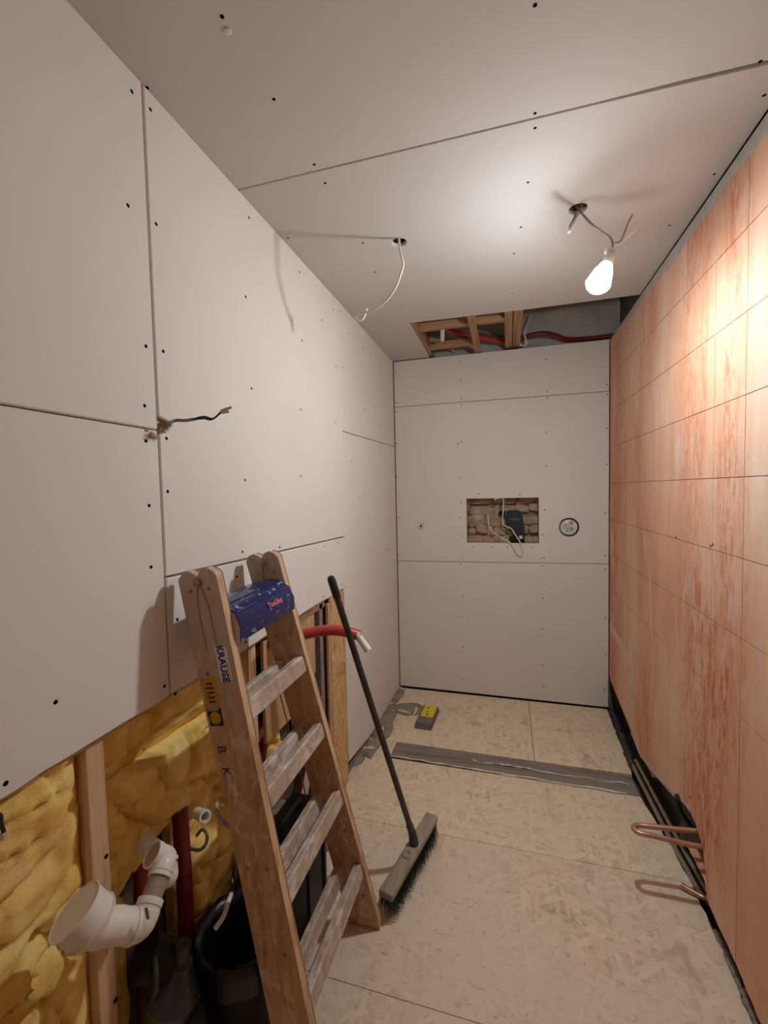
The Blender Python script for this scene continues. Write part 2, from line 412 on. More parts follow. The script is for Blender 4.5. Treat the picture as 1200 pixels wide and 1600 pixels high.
# ================================================================== LEFT WALL
wall_left = obj('wall_left', nbox((-.20, YN, -.05), (-.145, D + .05, H + .4)), 'rubble', kind='structure', label='left stud wall, grey boards above an open foot')
GT = .0125
def lboard(pts, name='gypsum_board', mat='gypsum', x=0.0, th=GT, bev=.0025, holes=()):
    return obj(name, plate(pts, holes, th, Matrix.Translation((x, 0, 0)) @ F_LEFT, bev), mat, wall_left)
def jag(y0, y1, z, n, amp): return [(y0 + (y1 - y0) * k / n, z + random.uniform(-amp, amp)) for k in range(n + 1)]
LA = lboard([(YN, 1.6915), (.8800, 1.6915), (.8800, H), (YN, H)])
LB = lboard(jag(YN, .8800, 1.029, 40, .003) + [(.8800, 1.6875), (YN, 1.6875)])
nick = [(.8850, 1.726), (.893, 1.722), (.916, 1.716), (.919, 1.702), (.912, 1.692), (.900, 1.694), (.892, 1.682), (.8850, 1.680)]
LC = lboard([(.8850, 1.329), (2.127, 1.298), (2.127, H), (.8850, H)] + nick)
LD = lboard([(2.1300, 1.845), (D - .002, 1.866), (D - .002, H), (2.1300, H)])
LE = lboard(jag(.8850, 2.094, 1.030, 24, .003) + [(2.094, 1.2925), (.8850, 1.3235)])
LF = lboard([(2.0975, .100), (2.2, .082), (2.5, .030), (D - .002, .006), (D - .002, 1.8625), (2.1300, 1.8415), (2.1300, 1.293), (2.0975, 1.293)])
# second skin behind the boards; its raw lower edge shows below them
obj('backing_board', plate(jag(YN, 2.09, 1.018, 60, .003) + [(2.09, 2.46), (YN, 2.46)], [], .011, Matrix.Translation((-.0128, 0, 0)) @ F_LEFT), 'chipboard', wall_left)
obj('backing_board', plate([(2.11, .11), (D - .01, .02), (D - .01, 2.46), (2.11, 2.46)], [], .011, Matrix.Translation((-.0128, 0, 0)) @ F_LEFT), 'chipboard', wall_left)
lboards = [LA, LB, LC, LD, LE, LF]
def left_of(p):
    if p.y < .8825: return LA if p.z > 1.69 else LB
    if p.y < 2.128 and p.z > 1.31: return LC
    if p.y < 2.096: return LE
    return LD if p.z > 1.855 else LF
lp = [(206, 143), (235, 171), (200, 321), (244, 350), (228, 541), (255, 549), (226, 634), (228, 689), (260, 685), (262, 768), (233, 790), (236, 886), (87, 1097), (9, 1224), (277, 968), (274, 1084), (257, 1072),
      (389, 340), (384, 464), (393, 607), (383, 750), (470, 744), (472, 532), (468, 425), (503, 500), (470, 640), (379, 862), (370, 901), (437, 855), (507, 853), (528, 848), (384, 1003), (521, 484), (531, 486), (525, 572), (537, 574), (524, 660), (542, 684),
      (544, 520), (570, 640), (549, 720), (561, 778), (576, 810), (535, 912), (541, 917), (543, 955), (505, 932), (543, 1030), (612, 840), (612, 760), (604, 600), (587, 560), (567, 545), (545, 1182), (600, 700), (596, 960)]
screws(left_of, [lw(*q) for q in lp], (1, 0, 0))
# studs, plates and infill pieces in the open foot of the wall
def lbox(name, y0, y1, z0, z1, x0, x1, mat, bev=.002): return obj(name, nbox((x0, y0, z0), (x1, y1, z1), None, bev), mat, wall_left)
lbox('stud', .670, .713, .30, 1.026, -.110, -.0245, 'pine_vert')
obj('stud', prism([(.668, .0), (.716, .0), (.716, .34), (.70, .36), (.690, .345), (.668, .30)], .085, Matrix.Translation((-.022, 0, 0)) @ F_LEFT, .002), 'pine_vert', wall_left)
lbox('knot_patch', .672, .711, .30, .46, -.108, -.030, 'dusty_plank')
lbox('stud', 1.268, 1.312, 0, 1.026, -.110, -.030, 'pine_vert')
lbox('stud', 1.835, 1.872, .0, 1.018, -.085, -.0245, 'dusty_plank')
lbox('top_rail', 1.44, 1.90, .985, 1.026, -.075, -.0245, 'pine_y')
obj('chipboard_panel', prism([(1.36, .62), (1.70, .62), (1.79, .72), (1.79, 1.0), (1.36, 1.0)], .012, Matrix.Translation((-.030, 0, 0)) @ F_LEFT, .001), 'chipboard', wall_left)
lbox('strand_board_strip', 1.915, 2.093, .0, 1.022, -.016, -.003, 'strand_board')
lbox('edge_strip', 1.886, 1.908, .24, 1.0, -.018, -.004, 'pine_vert')
lbox('stud', 2.02, 2.065, 0, 1.02, -.11, -.018, 'pine_vert')
lbox('bottom_plate', 1.30, D, -.001, .028, -.115, -.020, 'dusty_plank')
screws(lambda p: wall_left, [lw(166, 1338, -.0245), lw(181, 1563, -.022)], (1, 0, 0), 1.1)
# glass wool batts: thick, soft, torn at the lower right
def batt(y0, y1, z0, z1, x, bulge, seed, top=None, bottom=None, amp=1.0):
    bm = bmesh.new(); ny = max(6, int((y1 - y0) / .009)); nz = max(8, int((z1 - z0) / .009)); grid = []; back = []
    for j in range(nz + 1):
        row = []; brow = []
        for i in range(ny + 1):
            u, v = i / ny, j / nz; y = y0 + (y1 - y0) * u; lo = bottom(y) if bottom else z0; z = lo + (z1 - lo) * v
            q = V((y * 5 + seed, z * 5, seed * .7)); n1 = noise.fractal(q, 1.0, 2.0, 4); n2 = abs(noise.noise(V((y * 9 + seed * 2, z * 6, 3)))); 
            e = min(1, u * ny / 4, (1 - u) * ny / 4) ; ev = min(1, v * nz / 5)
            rr = bulge * (.5 + .5 * math.sin(math.pi * u)) * (.6 + .4 * math.sin(math.pi * (v * .8 + .1)))
            n3 = noise.noise(V((y * 34 + seed, z * 22, 1.7))); n4 = abs(noise.noise(V((y * 5.5 + seed, z * 13, 8.1))))
            xx = x + (rr + amp * (.024 * n1 + .006 * n3 - .03 * max(0, .14 - n2) / .14 - .022 * max(0, .10 - n4) / .10)) * max(.05, e) * (.35 + .65 * ev) - (1 - e) * .014 - (1 - ev) * .02
            row.append(bm.verts.new((min(xx, .03), y + .006 * noise.noise(V((z * 14, seed, 0))), z + .004 * n1))); brow.append(bm.verts.new((-.14, y, z)))
        grid.append(row); back.append(brow)
    for j in range(nz):
        for i in range(ny): bm.faces.new((grid[j][i], grid[j][i+1], grid[j+1][i+1], grid[j+1][i]))
    for i in range(ny):
        bm.faces.new((grid[0][i], back[0][i], back[0][i+1], grid[0][i+1])); bm.faces.new((grid[nz][i+1], back[nz][i+1], back[nz][i], grid[nz][i]))
    for j in range(nz):
        bm.faces.new((grid[j+1][0], back[j+1][0], back[j][0], grid[j][0])); bm.faces.new((grid[j][ny], back[j][ny], back[j+1][ny], grid[j+1][ny]))
    return obj('insulation_batt', bm, 'wool', wall_left, smooth='all')
batt(.05, .667, 0, 1.014, -.034, .026, 1.3)
def tear(y):
    z = .60 + .07 * max(0, (y - .76)) / .19 if y < .95 else .67 + .05 * (y - .95) / .15
    return z + .025 * noise.noise(V((y * 26, 0, 5))) + .012 * noise.noise(V((y * 70, 0, 8)))
batt(.722, 1.255, .60, .880, -.046, .030, 4.1, bottom=tear)
batt(.722, 1.255, .884, 1.014, -.052, .022, 9.4)
batt(.975, 1.262, .12, .70, -.098, .030, 6.6, amp=1.7)
batt(.722, .775, .0, .58, -.050, .02, 7.7, amp=1.2)
batt(1.316, 1.36, .5, 1.01, -.075, .01, 3.4)
batt(1.45, 1.56, .30, .62, -.10, .03, 2.2)

# ================================================================== BACK WALL
wall_back = obj('wall_back', nbox((-.2, D + .115, -.05), (W + .2, D + .20, H + .4)), 'mortar', kind='structure', label='back wall of grey boards over old stone')
def bboard(pts, holes=()): return obj('gypsum_board', plate(pts, holes, GT, F_BACK, .002), 'gypsum', wall_back)
XR = W - .006
BA = bboard([(.004, 2.1615), (XR, 2.1600), (XR, 2.497), (.004, 2.497)])
NICHE = (.531, 1.1375, 1.030, 1.4595)
BB = bboard([(.004, .991), (XR, 1.004), (XR, 2.1570), (.004, 2.1585)],
            [[(NICHE[0], NICHE[1]), (NICHE[2], NICHE[1]), (NICHE[2], NICHE[3]), (NICHE[0], NICHE[3])], circle(1.2265, 1.2525, .0645, 32), circle(.192, 1.259, .0205, 20)])
BC = bboard([(.004, .014), (XR, .010), (XR, 1.0005), (.004, .9875)])
def back_of(p): return BA if p.z > 2.16 else (BB if p.z > .998 else BC)
def s2(x, y, ox, oy, k): return (ox + x / k, oy + y / k)
bp = [s2(x, y, 600, 560, 3.333) for x, y in [(62, 74), (65, 232), (64, 281), (397, 20), (400, 114), (404, 208), (403, 242), (843, 3), (848, 174), (850, 206), (1160, 136), (1163, 188), (403, 435), (385, 446), (64, 442), (846, 386), (846, 560), (1159, 364), (1160, 552), (393, 622), (66, 615), (493, 707), (706, 708), (402, 750), (396, 828), (838, 790), (405, 926), (828, 919), (462, 981), (562, 981), (643, 984), (769, 985), (405, 1039), (820, 1042), (834, 1038), (72, 1021), (1151, 1027), (403, 1072), (823, 1080), (72, 1065), (1154, 1098), (1153, 808), (74, 829)]]
bp += [s2(x, y, 600, 860, 3.333) for x, y in [(71, 239), (411, 241), (828, 250), (403, 344), (823, 409), (1154, 352), (411, 503), (824, 599), (76, 497), (1156, 543), (83, 640), (407, 668), (831, 707), (1150, 724)]]
screws(back_of, [bw(*q) for q in bp], (0, -1, 0), .95)
p = lw(607, 857); lump((.0005, p.y, p.z), .0015, .035, .045, 'silicone', 'filler_spot', LF, 6.0)
lump((.823, D - .001, .883), .006, .003, .012, 'silicone', 'filler_spot', wall_back, 2.0)
# niche lining: board edges on all four sides
for lo, hi in (((NICHE[0] - .012, D + .0125, NICHE[1] - .012), (NICHE[2] + .012, D + .112, NICHE[1])), ((NICHE[2], D + .0125, NICHE[1]), (NICHE[2] + .012, D + .112, NICHE[3])), ((NICHE[0] - .012, D + .0125, NICHE[1]), (NICHE[0], D + .112, NICHE[3])), ((NICHE[0] - .012, D + .0125, NICHE[3]), (NICHE[2] + .012, D + .112, NICHE[3] + .012))):
    obj('niche_lining', nbox(lo, hi), 'chipboard', wall_back)
# rubble stones seen in the niche
r = random.Random(23); z = NICHE[1] - .03
while z < NICHE[3] + .02:
    h0 = r.uniform(.045, .085); x = NICHE[0] - .03 - r.uniform(0, .08)
    while x < NICHE[2] + .03:
        wd = r.choice((.05, .08, .11, .15)) * r.uniform(.8, 1.2); h = h0 * r.uniform(.75, 1.15); bm = bmesh.new(); bmesh.ops.create_icosphere(bm, subdivisions=2, radius=.62)
        c = V((x + wd / 2, D + .100 + r.uniform(-.008, .012), z + h0 / 2 + r.uniform(-.012, .012))); sd = r.uniform(0, 90); tilt = Matrix.Rotation(r.uniform(-.16, .16), 3, 'Y')
        for v in bm.verts:
            q = v.co.copy(); k = 1 + .30 * noise.noise(q * 2.2 + V((sd, 0, 0))) + .12 * noise.noise(q * 5 + V((0, sd, 0)))
            q = V([max(-.5, min(.5, a * k * 1.12)) for a in q])
            v.co = tilt @ V((q.x * wd, q.y * .055, q.z * h)) + c
        obj('stone', bm, 'stone', wall_back); x += wd * .97
    z += h0

# ================================================================== RIGHT WALL
wall_right = obj('wall_right', nbox((W + .085, YN, -.05), (W + .16, D + .12, H + .4)), 'rubble', kind='structure', label='right wall of pink scored blocks with rusty run stains')
BOT = [(YN, .030), (1.30, .034), (1.394, .038), (1.503, .058), (1.63, .066), (1.70, .074), (1.713, .090), (1.71, .152), (1.744, .229), (1.80, .268), (1.877, .281), (1.95, .262), (2.009, .229), (2.10, .205), (2.207, .176), (2.35, .140), (2.506, .108), (2.60, .125), (2.693, .148), (2.9, .175), (3.10, .200), (3.17, .215), (3.24, .245)]
BOT[6] = (1.7085, .090); BOT[7] = (1.7135, .152)
def bot(y):
    for (a, za), (b, zb) in zip(BOT, BOT[1:]):
        if a <= y <= b: return za + (zb - za) * (y - a) / (b - a)
    return .04
rows = [.025, .128, .3635, .599, .8345, 1.07, 1.3085, 1.548, 1.784, 2.02, 2.255, 2.492]
cols = [1.505 + .1985 * k for k in range(-3, 9)]; cols = [YN + .001] + [-.48, .02, .5] + cols + [D - .002]
for i, (ya, yb) in enumerate(zip(cols, cols[1:])):
    ga, gb = [(.0013 if abs(q - 1.505) < .01 else .0009 if abs(q - 1.7035) < .01 else .00025) for q in (ya, yb)]
    for za, zb in zip(rows, rows[1:]):
        n = 10; ys = [ya + ga + (yb - ya - ga - gb) * k / n for k in range(n + 1)]
        zl = [max(za + .0012, bot(y) + random.uniform(-.003, .003)) for y in ys]
        if min(zl) > zb - .004: continue
        if max(zl) <= za + .0013: poly = [(-ys[-1], za + .0012), (-ys[0], za + .0012), (-ys[0], zb - .0012), (-ys[-1], zb - .0012)]
        else:
            zl = [min(zz, zb - .003) for zz in zl]
            poly = [(-y, zz) for y, zz in zip(ys[::-1], zl[::-1])] + [(-ys[0], zb - .0012), (-ys[-1], zb - .0012)]
        obj('wall_block', prism(poly, .034, Matrix.Translation((random.uniform(-.0003, .0003), 0, 0)) @ F_RIGHT, 0), 'pink_block', wall_right)
# joint bed behind the blocks (the groove floor), cut off above the ragged foot
ys = [YN + (D - YN) * k / 120 for k in range(121)]
obj('joint_bed', prism([(-y, bot(y) + .008) for y in ys[::-1]] + [(-YN, 2.495), (-D + .002, 2.495)], .05, Matrix.Translation((.0032, 0, 0)) @ F_RIGHT), 'pink_groove', wall_right)
# grey filler smeared along the top and at the broken foot
ys = [YN + (D - .01 - YN) * k / 90 for k in range(91)]
obj('filler_strip', prism([(-y, 2.446 - .012 * noise.noise(V((y * 6, 1, 0))) - .010 * noise.noise(V((y * 20, 2, 0))) + .035 * max(0, (y - 2.2))) for y in ys[::-1]] + [(-YN, 2.493), (-ys[-1], 2.493)], .004, Matrix.Translation((-.0028, 0, 0)) @ F_RIGHT, .001), 'filler', wall_right)
ys = [1.86 + (2.62 - 1.86) * k / 30 for k in range(31)]
obj('filler_strip', prism([(-y, bot(y) - .002) for y in ys[::-1]] + [(-y, bot(y) + .014 + .012 * noise.noise(V((y * 16, 4, 0)))) for y in ys], .004, Matrix.Translation((-.0022, 0, 0)) @ F_RIGHT), 'filler', wall_right)
ys = [2.60 + (2.95 - 2.60) * k / 8 for k in range(9)]
obj('patch_strip', prism([(-2.76, bot(2.76) + .02), (-2.64, bot(2.64) + .02), (-2.64, .50), (-2.70, .55), (-3.20, .62), (-3.20, .56), (-2.76, .49)], .004, Matrix.Translation((-.0012, 0, 0)) @ F_RIGHT, .0012), 'pale_patch', wall_right)
for k, (y, z) in enumerate([(1.70, 1.325), (1.716, 1.318), (2.03, 1.312), (1.86, .334)]): lump((W + .0005, y, z), .002, .008, .007, 'rubble', 'chip', wall_right, k + 1.5)
# black mastic lumps in the gap between floor and wall
for k in range(26):
    y = 3.18 - k * .025; lump((edge(y) + .022 + random.uniform(-.006, .006), y, -.004), .020, .020, .020, 'mastic', 'mastic', floor, k * 1.9)
for k in range(16):
    y = 1.66 - k * .03; lump((edge(y) + .012 + random.uniform(-.004, .004), y, -.012), .014, .022, .014, 'mortar', 'mortar_crumb', floor, k * 2.3)
for k in range(9):
    y = 2.06 - k * .042; lump((W + .06 + random.uniform(-.01, .01), y, .03 + .08 * math.sin(k * .4)), .03, .05, .07, 'rubble', 'rubble_lump', wall_right, k * 1.3 + 5)

# ================================================================== CEILING
ceiling = obj('ceiling', nbox((-.2, YN, H + .34), (W + .2, D + .2, H + .42)), 'concrete', kind='structure', label='boarded ceiling with an open hatch by the back wall')
def cboard(pts, holes=()): return obj('gypsum_board', plate(pts, holes, GT, F_CEIL, .002), 'gypsum_shaded', ceiling)
HX, HY = .275, 2.530
CA = cboard([(YN, -.010), (1.2630, -.010), (1.2610, 1.05), (1.2575, 1.22), (1.259, 1.4795), (YN, 1.4795)])
h1, h2 = circle(1.711, .4195, .0285, 28), circle(1.706, 1.064, .031, 28, .05)
CB = cboard([(1.2665, -.010), (D - .004, -.010), (D - .004, HX), (HY, HX), (HY + .02, .9), (2.545, 1.4795), (1.270, 1.4795), (1.2660, 1.22), (1.2645, 1.05)], [h1, h2])
screws(lambda p: CA if p.y < 1.265 else CB, [ce(*q) for q in [(347, 26), (428, 155), (836, 8), (836, 177), (836, 200), (491, 257), (508, 286), (825, 285), (814, 355), (803, 396), (800, 458), (567, 380), (586, 425), (1116, 272), (1194, 149), (450, 372), (230, 137), (1046, 352), (1188, 96)]], (0, 0, -1))
p = ce(355, 48); lump((p.x, p.y, H), .010, .008, .006, 'gypsum_core', 'torn_dent', ceiling, 3.3)
obj('partition', nbox((-.02, HY + .0, H + .012), (.262, D + .1, H + .34)), 'pine_y', ceiling)
def cbeam(name, lo, hi, mat): return obj(name, nbox(lo, hi, None, .002), mat, ceiling)
cbeam('joist', (.262, HY - .02, H + .0128), (.300, D + .1, H + .075), 'pine_y')
cbeam('batten', (.300, 2.70, H + .018), (.810, 2.75, H + .062), 'pine_x')
cbeam('batten', (.300, 3.06, H + .018), (.604, 3.12, H + .055), 'pine_x')
cbeam('batten', (.606, 2.575, H + .002), (.650, D + .06, H + .0165), 'pine_y')
cbeam('joist', (.812, HY - .02, H + .0135), (.857, D + .1, H + .13), 'pine_y')
cbeam('joist', (.861, HY - .02, H + .0135), (.912, D + .1, H + .13), 'pine_y')
cbeam('batten', (.914, 2.585, H + .04), (W + .06, 2.63, H + .10), 'pine_x')
cbeam('bulkhead', (.0, D + .098, H - .02), (W + .08, D + .113, H + .34), 'concrete')
for xx in (.05, .45): cbeam('joist', (xx, YN, H + .0135), (xx + .045, HY - .03, H + .10), 'pine_y') if xx < .1 else None
# the wall behind the viewer closes the room
wall_front = obj('wall_front', nbox((-.2, YN - .05, -.05), (W + .2, YN, H + .4)), 'gypsum', kind='structure', label='boarded wall behind the viewer')

# ================================================================== STEP LADDER
lad = thing('step_ladder', (.25, 1.1, 0), 'folded wooden step ladder spattered with paint, leaning on the left wall', 'ladder')
KL = .25 / 1.35
def lad_frame(foot, top, inward):
    a = (V(top) - V(foot)).normalized(); n = V((1, 0, KL)); n = (n - a * n.dot(a)).normalized(); return V(foot), a, n
def stile(foot, top, d0, d1, lat, thick):
    """one upright: side profile (along, back) extruded sideways"""
    o, a, n = lad_frame(foot, top, lat); L = (V(top) - o).length
    back = -n; s = lambda d: (o.z + d * n.z) / a.z * 1.0
    prof = [(s(d0) + .006, d0), (s(d0) + .001, d0 + .006), (s(d1 - .004) + .001, d1 - .004), (s(d1) + .006, d1), (L - .018, d1), (L - .004, d1 - .014), (L, d0 + .022), (L - .010, d0 + .006), (L - .020, d0)]
    m4 = Matrix(((a[0], back[0], lat[0], o[0]), (a[1], back[1], lat[1], o[1]), (a[2], back[2], lat[2], o[2]), (0, 0, 0, 1)))
    bm = plate([(x, y) for x, y in prof], [], thick, m4 @ Matrix.Translation((0, 0, thick)), 0)
    bmesh.ops.bevel(bm, geom=bm.edges[:], offset=.0022, segments=1, affect='EDGES')
    st = obj('stile', bm, 'ladder_wood', lad)
    edgebm = nbox((.03, -.0006, .003), (L - .03, .0004, thick - .003), m4 @ Matrix.Translation((0, d0, 0)))
    if d0 < .01: obj('lit_edge', edgebm, 'ladder_edge', st)  # front edge in paler wood, lamplight put into its colour
    return st, m4, L
NF, NTp = V((.379, .915, 0)), V((.129, .899, 1.354)); FF, FT = V((.379, 1.379, 0)), V((.129, 1.192, 1.354))
ly = V((0, 1, 0)); TH = .027
s1, mN, LN = stile(NF, NTp, 0, .053, ly, TH); s1b, _, _ = stile(NF, NTp, .0555, .109, ly, TH)
sF, mF, LF_ = stile(FF, FT, 0, .053, ly, TH); sFb, _, _ = stile(FF, FT, .0555, .109, ly, TH)
def on_stile(m4, s, d, lat=0): return m4 @ V((s, d, lat))
for zt in (1.013, .784, .542, .264):
    f = zt / 1.354
    sN, sFx = LN * f, LF_ * f
    for d0, d1, dz in ((.004, .030, 0), (.078, .104, -.008)):
        bm = bmesh.new(); A = []; B = []
        for (ds, dd) in ((0, d0 + .004), (0, d1 - .004), (-.004, d1), (-.050, d1), (-.054, d1 - .004), (-.054, d0 + .004), (-.050, d0), (-.004, d0)):
            A.append(bm.verts.new(on_stile(mN, sN + ds + dz, dd, TH - .002))); B.append(bm.verts.new(on_stile(mF, sFx + ds + dz, dd, .002)))
        for k in range(8): bm.faces.new((A[k], A[(k+1) % 8], B[(k+1) % 8], B[k]))
        bm.faces.new(A[::-1]); bm.faces.new(B); bmesh.ops.recalc_face_normals(bm, faces=bm.faces)
        obj('rung', bm, 'ladder_rung', lad)
# blue moulded top tray
bm = bmesh.new(); f0 = 1.262 / 1.354
prof = [(.0, .106), (.004, .050), (-.006, .012), (-.030, -.014), (-.066, -.022), (-.104, -.012), (-.106, -.008), (-.068, -.017), (-.034, -.009), (-.012, .014), (-.002, .050), (-.006, .102)]
A, B, C2 = [], [], []
for ds, dd in prof:
    A.append(bm.verts.new(on_stile(mN, LN * f0 + ds, dd, TH + .002))); B.append(bm.verts.new(on_stile(mF, LF_ * f0 + ds + .006, dd, -.002)))
n = len(prof)
for k in range(n): bm.faces.new((A[k], A[(k+1) % n], B[(k+1) % n], B[k]))
bm.faces.new(A[::-1]); bm.faces.new(B); bmesh.ops.recalc_face_normals(bm, faces=bm.faces)
tray = obj('top_tray', bm, 'blue_plastic', lad, label='blue plastic top step', smooth=True)
a1 = on_stile(mN, LN * f0 - .050, -.0215, TH); b1 = on_stile(mF, LF_ * f0 - .044, -.0215, 0)
ex = (b1 - a1).normalized(); upv = (on_stile(mN, 1, 0) - on_stile(mN, 0, 0)).normalized()
tf = frame(a1.lerp(b1, .60) + V((.003, 0, -.002)), ex, upv - V((.22, 0, 0)))
obj('lettering', text('Tool.Buy', .021, tf, .0005, .0006), 'red_ink', tray)
for ds, dd in ((-.006, .012), (-.030, -.014)):
    a2 = on_stile(mN, LN * f0 + ds, dd - .001, TH + .004); b2 = on_stile(mF, LF_ * f0 + ds + .006, dd - .001, -.004)
    obj('ridge', tube([a2, b2], .0022, 6, 0), 'blue_plastic', tray)
# hinges, bolts
for m4, lat, nm in ((mN, -.001, 1), (mF, -.001, -1)):
    for d in (.027, .082):
        for s in (.14, .40, .62, LN - .05, LN - .26):
            c = on_stile(m4, s, d, lat); obj('bolt', lathe([(0, .005), (.0015, .005), (.003, .003), (.003, 0)], c, (0, -1, 0), 10), 'steel', lad, smooth=True)
    L0 = LN if m4 is mN else LF_
    c = on_stile(m4, L0 - .030, .0545, -.003); obj('hinge', lathe([(0, .011), (.003, .011), (.005, .007), (.005, 0)], c, (0, -1, 0), 14), 'steel', lad, smooth=True)
    for sgn in (-1, 1):
        pts = [on_stile(m4, L0 - .030, .0545, -.002), on_stile(m4, L0 - .085, .0545 + sgn * .014, -.002), on_stile(m4, L0 - .20, .0545 + sgn * .016, -.002)]
        obj('hinge_strap', tube(pts, .0024, 6, 6), 'ladder_wood', lad, smooth=True)
# folding brace behind the rungs
obj('brace', beam(on_stile(mF, 1.02, .115, -.01), on_stile(mF, .50, .125, -.02), .018, .004), 'steel', lad)
# stickers on the near stile: white plate with blue letters, yellow-black warnings, pen marks
def st_face(s, d): return on_stile(mN, s, d, -.0008)
ax = (on_stile(mN, 1, 0) - on_stile(mN, 0, 0)).normalized(); dx = -(on_stile(mN, 0, 1) - on_stile(mN, 0, 0)).normalized()
def sticker(s0, s1_, d0, d1, mat, name='sticker', lift=0.0, par=None, thick=.0006):
    o = on_stile(mN, s0, d0, -.0002 - lift)
    m4 = Matrix(((ax[0], -dx[0], -ly[0], o[0]), (ax[1], -dx[1], -ly[1], o[1]), (ax[2], -dx[2], -ly[2], o[2]), (0, 0, 0, 1)))
    return obj(name, prism([(0, 0), (s1_ - s0, 0), (s1_ - s0, d1 - d0), (0, d1 - d0)], thick, m4 @ Matrix.Translation((0, 0, thick)), 0), mat, par or s1)
q0, q1 = 1.092, 1.186
stk = sticker(q0, q1, .006, .046, 'sticker_white')
for (a0, a1_, b0, b1_) in ((q0 + .002, q0 + .0035, .008, .044), (q1 - .0035, q1 - .002, .008, .044), (q0 + .002, q1 - .002, .008, .0095), (q0 + .002, q0 + .05, .0165, .0175)): sticker(a0, a1_, b0, b1_, 'black_ink', 'sticker_border', .0008, s1, .0003)
fm = frame(on_stile(mN, (q0 + q1) / 2, .031, -.0014), -ax, dx)
obj('lettering', text('KRAUSE', .0262, fm, .0004, .0007), 'blue_ink', s1)
sticker(.985, 1.030, .064, .104, 'black_ink', par=s1b); sticker(1.030, 1.110, .062, .104, 'sticker_yellow', par=s1b)
for k, (a0, wd) in enumerate(((1.045, .018), (1.056, .02), (1.068, .022), (1.080, .024), (1.091, .02))): sticker(a0, a0 + .004, .083 - wd / 2, .083 + wd / 2, 'black_ink', 'print_line', .0008, s1b, .0003)
o = on_stile(mN, 1.006, .084, -.0012); obj('print_disc', lathe([(0, .016), (.0004, .016)], o, (0, -1, 0), 20), 'sticker_yellow', s1b)
sticker(1.024, 1.040, .070, .10, 'torn_paper', 'torn_patch', .0012, s1b, .0004)
for tx, s_ in (('B', .925), ('K', .868)): obj('pen_mark', text(tx, .034, frame(on_stile(mN, s_, .086, -.0006), -ax, dx), .0002), 'black_ink', s1b)

# ================================================================== BROOM
hb = V((.470, 1.605, 0)); pA, pB = V((.392, 1.410, .098)), V((.490, 1.825, .098))
broom = thing('push_broom', ((pA + pB) / 2).xy.to_3d(), 'push broom with dark handle and green bristles standing beside the ladder', 'broom')
dirb = (pB - pA).normalized(); hw = .056
bm = nbox((0, -hw / 2, -.014), ((pB - pA).length, hw / 2, .014), frame(pA, dirb, V((0, 0, 1)).cross(dirb)), .006, 2)
head = obj('broom_head', bm, 'broom_wood', broom)
side = V((0, 0, 1)).cross(dirb).normalized()
bm = bmesh.new(); rb = random.Random(3)
LBm = (pB - pA).length
for i in range(56):
    for j in range(7):
        for kk in range(2):
            b0 = pA + dirb * (.01 + (LBm - .02) * (i + rb.random()) / 56) + side * (-.024 + .048 * (j + rb.random() * .6) / 6.4) + V((0, 0, -.013))
            spread = (j - 3) / 3; tip = b0 + side * (spread * .014 + rb.uniform(-.005, .005)) + dirb * rb.uniform(-.008, .008) + V((0, 0, -.083 + rb.uniform(0, .006)))
            tip.z = max(tip.z, .0015); w1 = .0021
            v = [bm.verts.new(b0 + dirb * w1), bm.verts.new(b0 - dirb * w1 + side * w1), bm.verts.new(b0 - dirb * w1 - side * w1), bm.verts.new(tip)]
            for f in ((0, 1, 3), (1, 2, 3), (2, 0, 3)): bm.faces.new([v[x] for x in f])
obj('bristles', bm, 'bristle', broom, kind='stuff')
hc = pA.lerp(pB, .56) + V((0, 0, .014)); top = deep(517, 903, 1.50)
knee = hc + V((-.006, 0, .042)); axh = (top - knee).normalized()
obj('socket', tube([hc + V((0, 0, -.004)), hc + V((-.002, 0, .02)), knee, knee + axh * .05], .0165, 14, 5, radii=[.019, .018, .0165, .015, .014]), 'handle_metal', broom, smooth=True)
obj('handle', tube([knee + axh * .03, top - axh * .075], .0118, 14, 0), 'handle_metal', broom, smooth=True)
grip = obj('grip', lathe([(0, .0125), (.004, .014), (.070, .0142), (.082, .011), (.085, .006), (.085, 0)], top - axh * .078, axh, 16), 'rubber', broom, smooth=True)
pc = pA.lerp(pB, .42) + V((0, 0, .0135)); obj('spare_socket', lathe([(0, .021), (.006, .019), (.007, .012), (.003, .010), (.003, 0)], pc, (0, 0, 1), 20), 'broom_wood', broom, smooth=True)

# ================================================================== PIPES AND CABLES ON THE LEFT
rp = thing('red_conduit', (.0, 1.43, .97), 'bright red conduit bending out of the left wall behind the broom', 'pipe')
rpts = [(-.10, 1.40, .93), (-.02, 1.405, .985), deep(470, 992, 1.60), deep(500, 986, 1.60), deep(530, 985, 1.60), deep(562, 993, 1.61)]
obj('conduit', tube(rpts, .0195, 16, 8), 'red_pipe', rp, smooth=True)
e0, e1 = deep(557, 990, 1.60), deep(575, 1016, 1.60); obj('pipe_end', lathe([(0, .012), ((e1 - e0).length, .0145), ((e1 - e0).length, .010), ((e1 - e0).length - .02, .010), ((e1 - e0).length - .02, 0)], e0, e1 - e0, 16), 'white_plastic', rp, smooth=True)
def conduit(name, a, b, r, label):
    return obj(name, tube([a, (V(a) + V(b)) / 2 + V((.004, .002, 0)), b], r, 14, 6), 'dark_red', None, label, 'pipe', 'dark red conduits low in the wall', smooth=True)
conduit('red_conduit', (-.052, .950, .005), (-.056, .955, .72), .021, 'thick dark red conduit standing upright right of the white drain pipe')
conduit('red_conduit', (-.062, .800, .005), (-.070, .835, .62), .018, 'thinner dark red conduit behind the white drain pipe')
